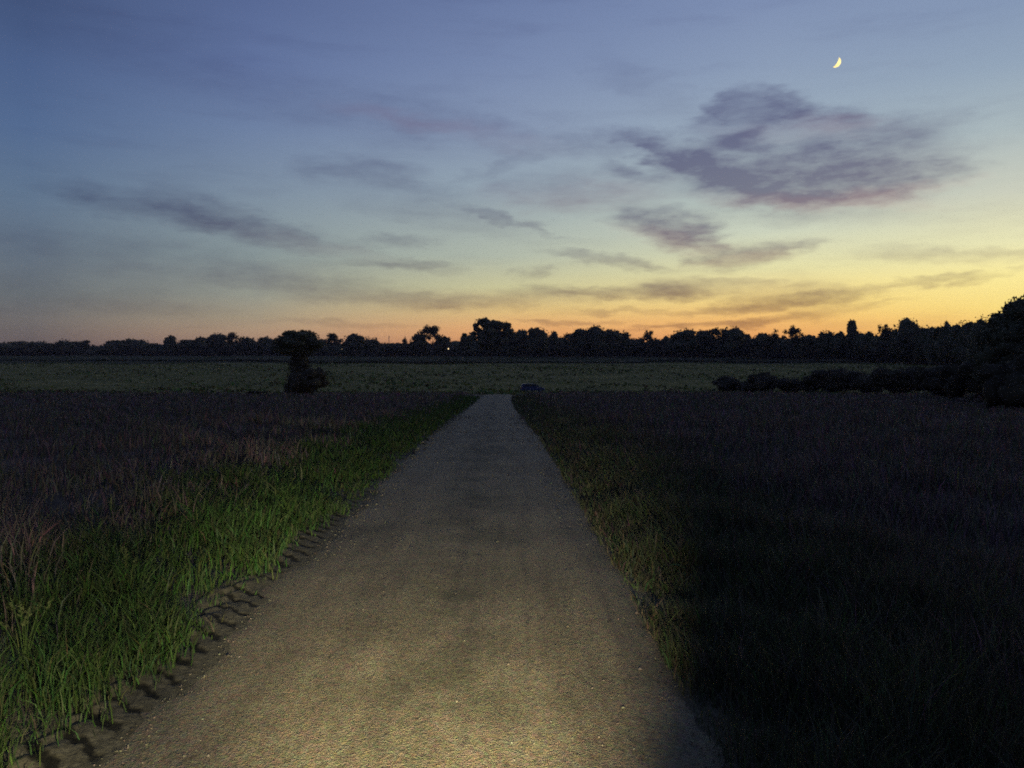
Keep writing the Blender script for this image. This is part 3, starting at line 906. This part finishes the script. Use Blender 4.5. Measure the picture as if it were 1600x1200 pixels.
G = 'bushes of the hedge on the right'
bush(1137, 612, 585, 46, 'leftmost bush of the right hedge, a low neat dome with a sheer left side', G)
bush(1168, 613, 594, 36, 'lowest piece of the right hedge, in the notch between its first two domes', G)
bush(1192, 613, 579, 50, 'second dome of the right hedge with twigs sticking up', G)
bush(1240, 614, 588, 52, 'low sloping bush rising from the notch to the hedge top', G)
bush(1300, 615, 571, 92, 'widest rounded bush in the middle of the right hedge', G, n=18)
bush(1356, 616, 580, 56, 'saddle shaped bush in the dip right of the widest hedge bush', G)
bush(1410, 617, 569, 84, 'long even bush of the right hedge after the dip', G, n=18)
bush(1475, 620, 563, 90, 'tall hedge bush left of the foot of the corner tree', G, n=18)
bush(1540, 628, 548, 96, 'hedge bush directly under the rising edge of the corner tree', G, n=20)
bush(1600, 640, 540, 120, 'nearest hedge bush cut off by the right edge of the picture', G, n=22)
bush(480, 617, 572, 62, 'solitary dark bush on the brow of the left field', 'low growth along the brow', n=16)
bush(458, 616, 592, 26, 'small bush leaning on the left side of the solitary dark bush', 'low growth along the brow', n=9)
bush(400, 616, 609, 34, 'low dark clump on the brow just left of the solitary bush', 'low growth along the brow', n=8, leaf=.08, cat='shrub', name='low_shrub')
bush(318, 618, 613, 20, 'tiny dark clump on the brow between two wider ones', 'low growth along the brow', n=6, leaf=.07, cat='shrub', name='low_shrub')
bush(228, 620, 613, 32, 'flat dark clump furthest left on the brow', 'low growth along the brow', n=8, leaf=.07, cat='shrub', name='low_shrub')

# the big corner tree
p = at_px(1500, 622)
tree(1632, 466, 200, 46, 'big dark tree on the right edge of the picture, above the hedge', 'round', group='near trees', basefrac=.10, nl=46, leafpx=3.0, per=2.6, name='corner_tree')
tree(1572, 500, 84, 58, 'smaller tree standing against the left side of the big corner tree', 'round', group='near trees', basefrac=.05, nl=24, leafpx=2.6, per=2.4, name='small_tree')


def hedgerow(px0, px1, dist0, dist1, height, label, seed, name='hedgerow'):
    r = np.random.default_rng(seed); root_x = (px0 - 800) / FPX * dist0
    lb = []; nst = int(abs(px1 - px0) / 5)
    g0 = float(ground_z(root_x, dist0))
    for k in range(nst + 1):
        s = k / nst; px = px0 + (px1 - px0) * s; dist = dist0 + (dist1 - dist0) * s
        X = (px - 800) / FPX * dist; hh = height * r.uniform(.7, 1.15)
        lb.append((X - root_x, dist - dist0, float(ground_z(X, dist)) - g0 + hh * .45, 6.5 / FPX * dist * .8, 1.1, hh * .55))
    o_v, o_f = foliage(r, lb, .35, 1.8, core=.85)
    o = mesh_obj(name, o_v, o_f, M_leaf); o.location = (root_x, dist0, g0)
    tag(o, label, 'hedge', 'field hedges beyond the dip')


hedgerow(360, 500, 330, 318, 1.2, 'far hedge passing behind the broad domed tree', 1)
hedgerow(498, 742, 290, 300, 1.5, 'dark far hedge from the solitary bush to the lane head', 2)
hedgerow(742, 1010, 305, 312, .7, 'thin far hedge below the great oak, lower than its neighbours', 3)
hedgerow(1010, 1340, 320, 300, 1.1, 'far hedge under the long block of trees on the right', 4)
hedgerow(-80, 360, 350, 335, .8, 'thin low hedge at the foot of the treeline on the far left', 5)

# ------------------------------------------------------------------ blue car across the brow
M_paint = material('blue_paint', (.03, .05, .12), .45, .3, noise=(4, 2, [(.03, .045, .12), (.04, .06, .155)]))
M_glass = material('dark_glass', (.02, .025, .03), .1, .5)
M_tyre = material('tyre_rubber', (.02, .02, .02), .9, .2, bump=(40, .3, .01))
M_rim = material('wheel_rim', (.3, .3, .32), .4, .5)
M_red = material('tail_glass', (.35, .02, .03), .3, .5)
M_white = material('white_plastic', (.6, .6, .62), .4, .4)


def prism(profile, y0, y1):
    """profile in x,z extruded along y"""
    n = len(profile); V = [(x, y0, z) for x, z in profile] + [(x, y1, z) for x, z in profile]
    F = [tuple(range(n - 1, -1, -1)), tuple(range(n, 2 * n))] + [(i, (i + 1) % n, n + (i + 1) % n, n + i) for i in range(n)]
    return V, F


def bevel(o, w, seg=2):
    bm = bmesh.new(); bm.from_mesh(o.data); bmesh.ops.recalc_face_normals(bm, faces=bm.faces)
    bmesh.ops.bevel(bm, geom=list(bm.edges), offset=w, segments=seg, affect='EDGES', clamp_overlap=True)
    bm.to_mesh(o.data); bm.free()


CY = 137.0; CX = (832 - 800) / FPX * CY
car = empty('parked_car', (CX, CY, float(ground_z(CX, CY))), math.radians(4)); tag(car, 'small dark blue car seen side on beyond the brow, right of the lane', 'car')
V, F = prism([(-2.0, .35), (-1.95, .8), (-1.85, .95), (-1.2, 1.02), (1.0, .98), (1.85, .82), (2.0, .6), (2.0, .32)], -.82, .82)
o = mesh_obj('body', V, F, M_paint, car); bevel(o, .06)
V, F = prism([(-1.92, .98), (-1.78, 1.40), (-1.5, 1.48), (.3, 1.48), (.78, 1.3), (1.15, .99)], -.70, .70)
o = mesh_obj('roof', V, F, M_paint, car); bevel(o, .05)
for sy in (-1, 1):
    for prof in ([(-1.45, 1.06), (-1.18, 1.38), (-.78, 1.42), (-.78, 1.06)], [(-.70, 1.06), (-.70, 1.42), (.02, 1.42), (.02, 1.06)], [(.10, 1.06), (.10, 1.42), (.38, 1.39), (.92, 1.06)]):
        V, F = prism(prof, sy * .695, sy * .712); mesh_obj('window', V, F, M_glass, car)
    V, F = prism([(.85, 1.0), (.85, 1.12), (1.02, 1.12), (1.02, 1.0)], sy * .82, sy * .95); mesh_obj('wing_mirror', V, F, M_paint, car)
    for wx in (-1.25, 1.28):
        circ = [(wx + .31 * math.cos(6.283 * k / 20), .31 + .31 * math.sin(6.283 * k / 20)) for k in range(20)]
        V, F = prism(circ, sy * .70, sy * .86); w_ = mesh_obj('wheel', V, F, M_tyre, car)
        circ = [(wx + .18 * math.cos(6.283 * k / 16), .31 + .18 * math.sin(6.283 * k / 16)) for k in range(16)]
        V, F = prism(circ, sy * .84, sy * .872); mesh_obj('rim', V, F, M_rim, w_)
    V, F = prism([(1.88, .66), (1.86, .80), (2.03, .72), (2.03, .62)], sy * .5, sy * .78); mesh_obj('headlight', V, F, M_white, car)
    V, F = prism([(-2.03, .68), (-2.03, .84), (-1.9, .92), (-1.9, .68)], sy * .55, sy * .80); mesh_obj('tail_light', V, F, M_red, car)
V, F = prism([(2.0, .34), (2.0, .56), (2.08, .52), (2.08, .34)], -.7, .7); mesh_obj('bumper', V, F, M_white, car)

# ------------------------------------------------------------------ radio mast and distant lamps
M_steel = material('galvanised_steel', (.25, .25, .26), .5, .5)


def place(px, row, dist):
    return Vector(((px - 800) / FPX * dist, dist, CAM_H + (HORIZON - row) / FPX * dist))


D = 530.0; tp = place(608, 522, D); g = float(ground_z(tp.x, D))
mast = empty('radio_mast', (tp.x, D, g)); tag(mast, 'thin radio mast poking up out of the low part of the treeline', 'mast')
H = tp.z - g; parts = []
for k in range(3):
    a = 6.283 * k / 3; parts.append(tube([(math.cos(a) * .5, math.sin(a) * .5, 0), (math.cos(a) * .16, math.sin(a) * .16, H * .93)], [.10, .06], 5))
for j in range(24):
    z0, z1 = H * .93 * j / 24, H * .93 * (j + 1) / 24; w0 = .5 - .34 * j / 24; w1 = .5 - .34 * (j + 1) / 24
    for k in range(3):
        a, b_ = 6.283 * k / 3, 6.283 * (k + 1) / 3
        parts.append(tube([(math.cos(a) * w0, math.sin(a) * w0, z0), (math.cos(b_) * w1, math.sin(b_) * w1, z1)], .03, 4))
V, F = join(parts); mesh_obj('lattice', V, F, M_steel, mast)
V, F = tube([(0, 0, H * .92), (0, 0, H)], [.06, .03], 5); mesh_obj('aerial', V, F, M_steel, mast)
V, F = tube([(-.9, 0, H * .86), (.9, 0, H * .86)], .07, 5); mesh_obj('crossarm', V, F, M_steel, mast)


def lamp(px, row, dist, size, strength, label, height):
    p = place(px, row, dist); g = float(ground_z(p.x, p.y)); base = min(g, p.z - height)
    root = empty('lamp_post', (p.x, p.y, base)); tag(root, label, 'lamp', 'lit lamps in the far treeline')
    h = p.z - base
    V, F = tube([(0, 0, 0), (0, 0, h * .9), (0, 0, h)], [.09, .06, .05], 7); mesh_obj('post', V, F, M_bark, root)
    V, F = tube([(0, 0, h), (0, -.3, h + .25), (0, -.7, h + .3)], [.05, .04, .04], 6); mesh_obj('arm', V, F, M_steel, root)
    m = bpy.data.materials.new('lit_bulb'); m.use_nodes = True; bb = m.node_tree.nodes['Principled BSDF']
    bb.inputs['Emission Color'].default_value = (1, .72, .36, 1); bb.inputs['Emission Strength'].default_value = strength
    mesh_obj('bulb', ICO_V * size + np.array([0, -.8, h + .1]), ICO_F, m, root)
    V, F = tube([(0, -.8, h + size * .9 + .1), (0, -.8, h + size * 1.3 + .14)], [size * 1.2, size * .5], 8); mesh_obj('hood', V, F, M_steel, root)


lamp(701, 545.5, 300, .19, 2.4, 'small bright warm lamp shining at the foot of the trees left of the great oak', 4)
lamp(535, 546, 310, .07, 1.2, 'very faint lamp below the bell shaped tree', 3)

# ------------------------------------------------------------------ evening haze
bm = bmesh.new(); bmesh.ops.create_cube(bm, size=1.0)
me = bpy.data.meshes.new('haze'); bm.to_mesh(me); bm.free()
hzo = bpy.data.objects.new('haze', me); COL.objects.link(hzo); hzo.scale = (6040, 6040, 50); hzo.location = (0, 0, 20.5)
mh = bpy.data.materials.new('evening_haze'); mh.use_nodes = True; t = mh.node_tree; t.nodes.clear()
pv = t.nodes.new('ShaderNodeVolumePrincipled'); pv.inputs['Density'].default_value = HAZE; pv.inputs['Color'].default_value = (.95, .78, .90, 1)
ou = t.nodes.new('ShaderNodeOutputMaterial'); t.links.new(pv.outputs[0], ou.inputs['Volume'])
me.materials.append(mh); tag(hzo, kind='stuff')

# ------------------------------------------------------------------ moon
DM = 9000.0; r_ = DM * math.tan(math.radians(.32))
mo = bpy.data.materials.new('moon_glow'); mo.use_nodes = True; t = mo.node_tree; t.nodes.clear()
em = t.nodes.new('ShaderNodeEmission'); ou = t.nodes.new('ShaderNodeOutputMaterial'); tcg = t.nodes.new('ShaderNodeTexCoord')
t.links.new(tramp(tnoise(.02, 4), [(.3, (1, .74, .26)), (.7, (1, .86, .40))]), em.inputs[0]); em.inputs[1].default_value = 1.35
t.links.new(em.outputs[0], ou.inputs[0])
# lune of the sphere glowing by emission in place of sunlight, horn to horn, from the terminator round past the limb
V, F = [], []
NA, NB = 10, 28
for i in range(NA + 1):
    th = math.radians(18 + (100 - 18) * i / NA)          # 90 degrees is the limb
    for j in range(NB + 1):
        ph = math.pi * (j / NB - .5)
        V.append((math.sin(th) * math.cos(ph) * r_, -math.cos(th) * math.cos(ph) * r_, math.sin(ph) * r_))
for i in range(NA):
    for j in range(NB):
        o = i * (NB + 1) + j; F.append((o, o + NB + 1, o + NB + 2, o + 1))
mn = mesh_obj('moon', V, F, mo, smooth=True)
md = px_dir(1307, 98)
mn.location = px_dir(1305.5, 97) * DM + Vector((0, 0, CAM_H))
mn.rotation_euler = (0, 0, 0)
fwd = md; right = fwd.cross(Vector((0, 0, 1))).normalized(); up = right.cross(fwd)
a_ = math.radians(-33)
rx_ = right * math.cos(a_) + up * math.sin(a_); uz = -right * math.sin(a_) + up * math.cos(a_)
mn.rotation_euler = Matrix((rx_, fwd, uz)).transposed().to_euler()
tag(mn, 'bright crescent moon high in the right part of the sky', 'moon')
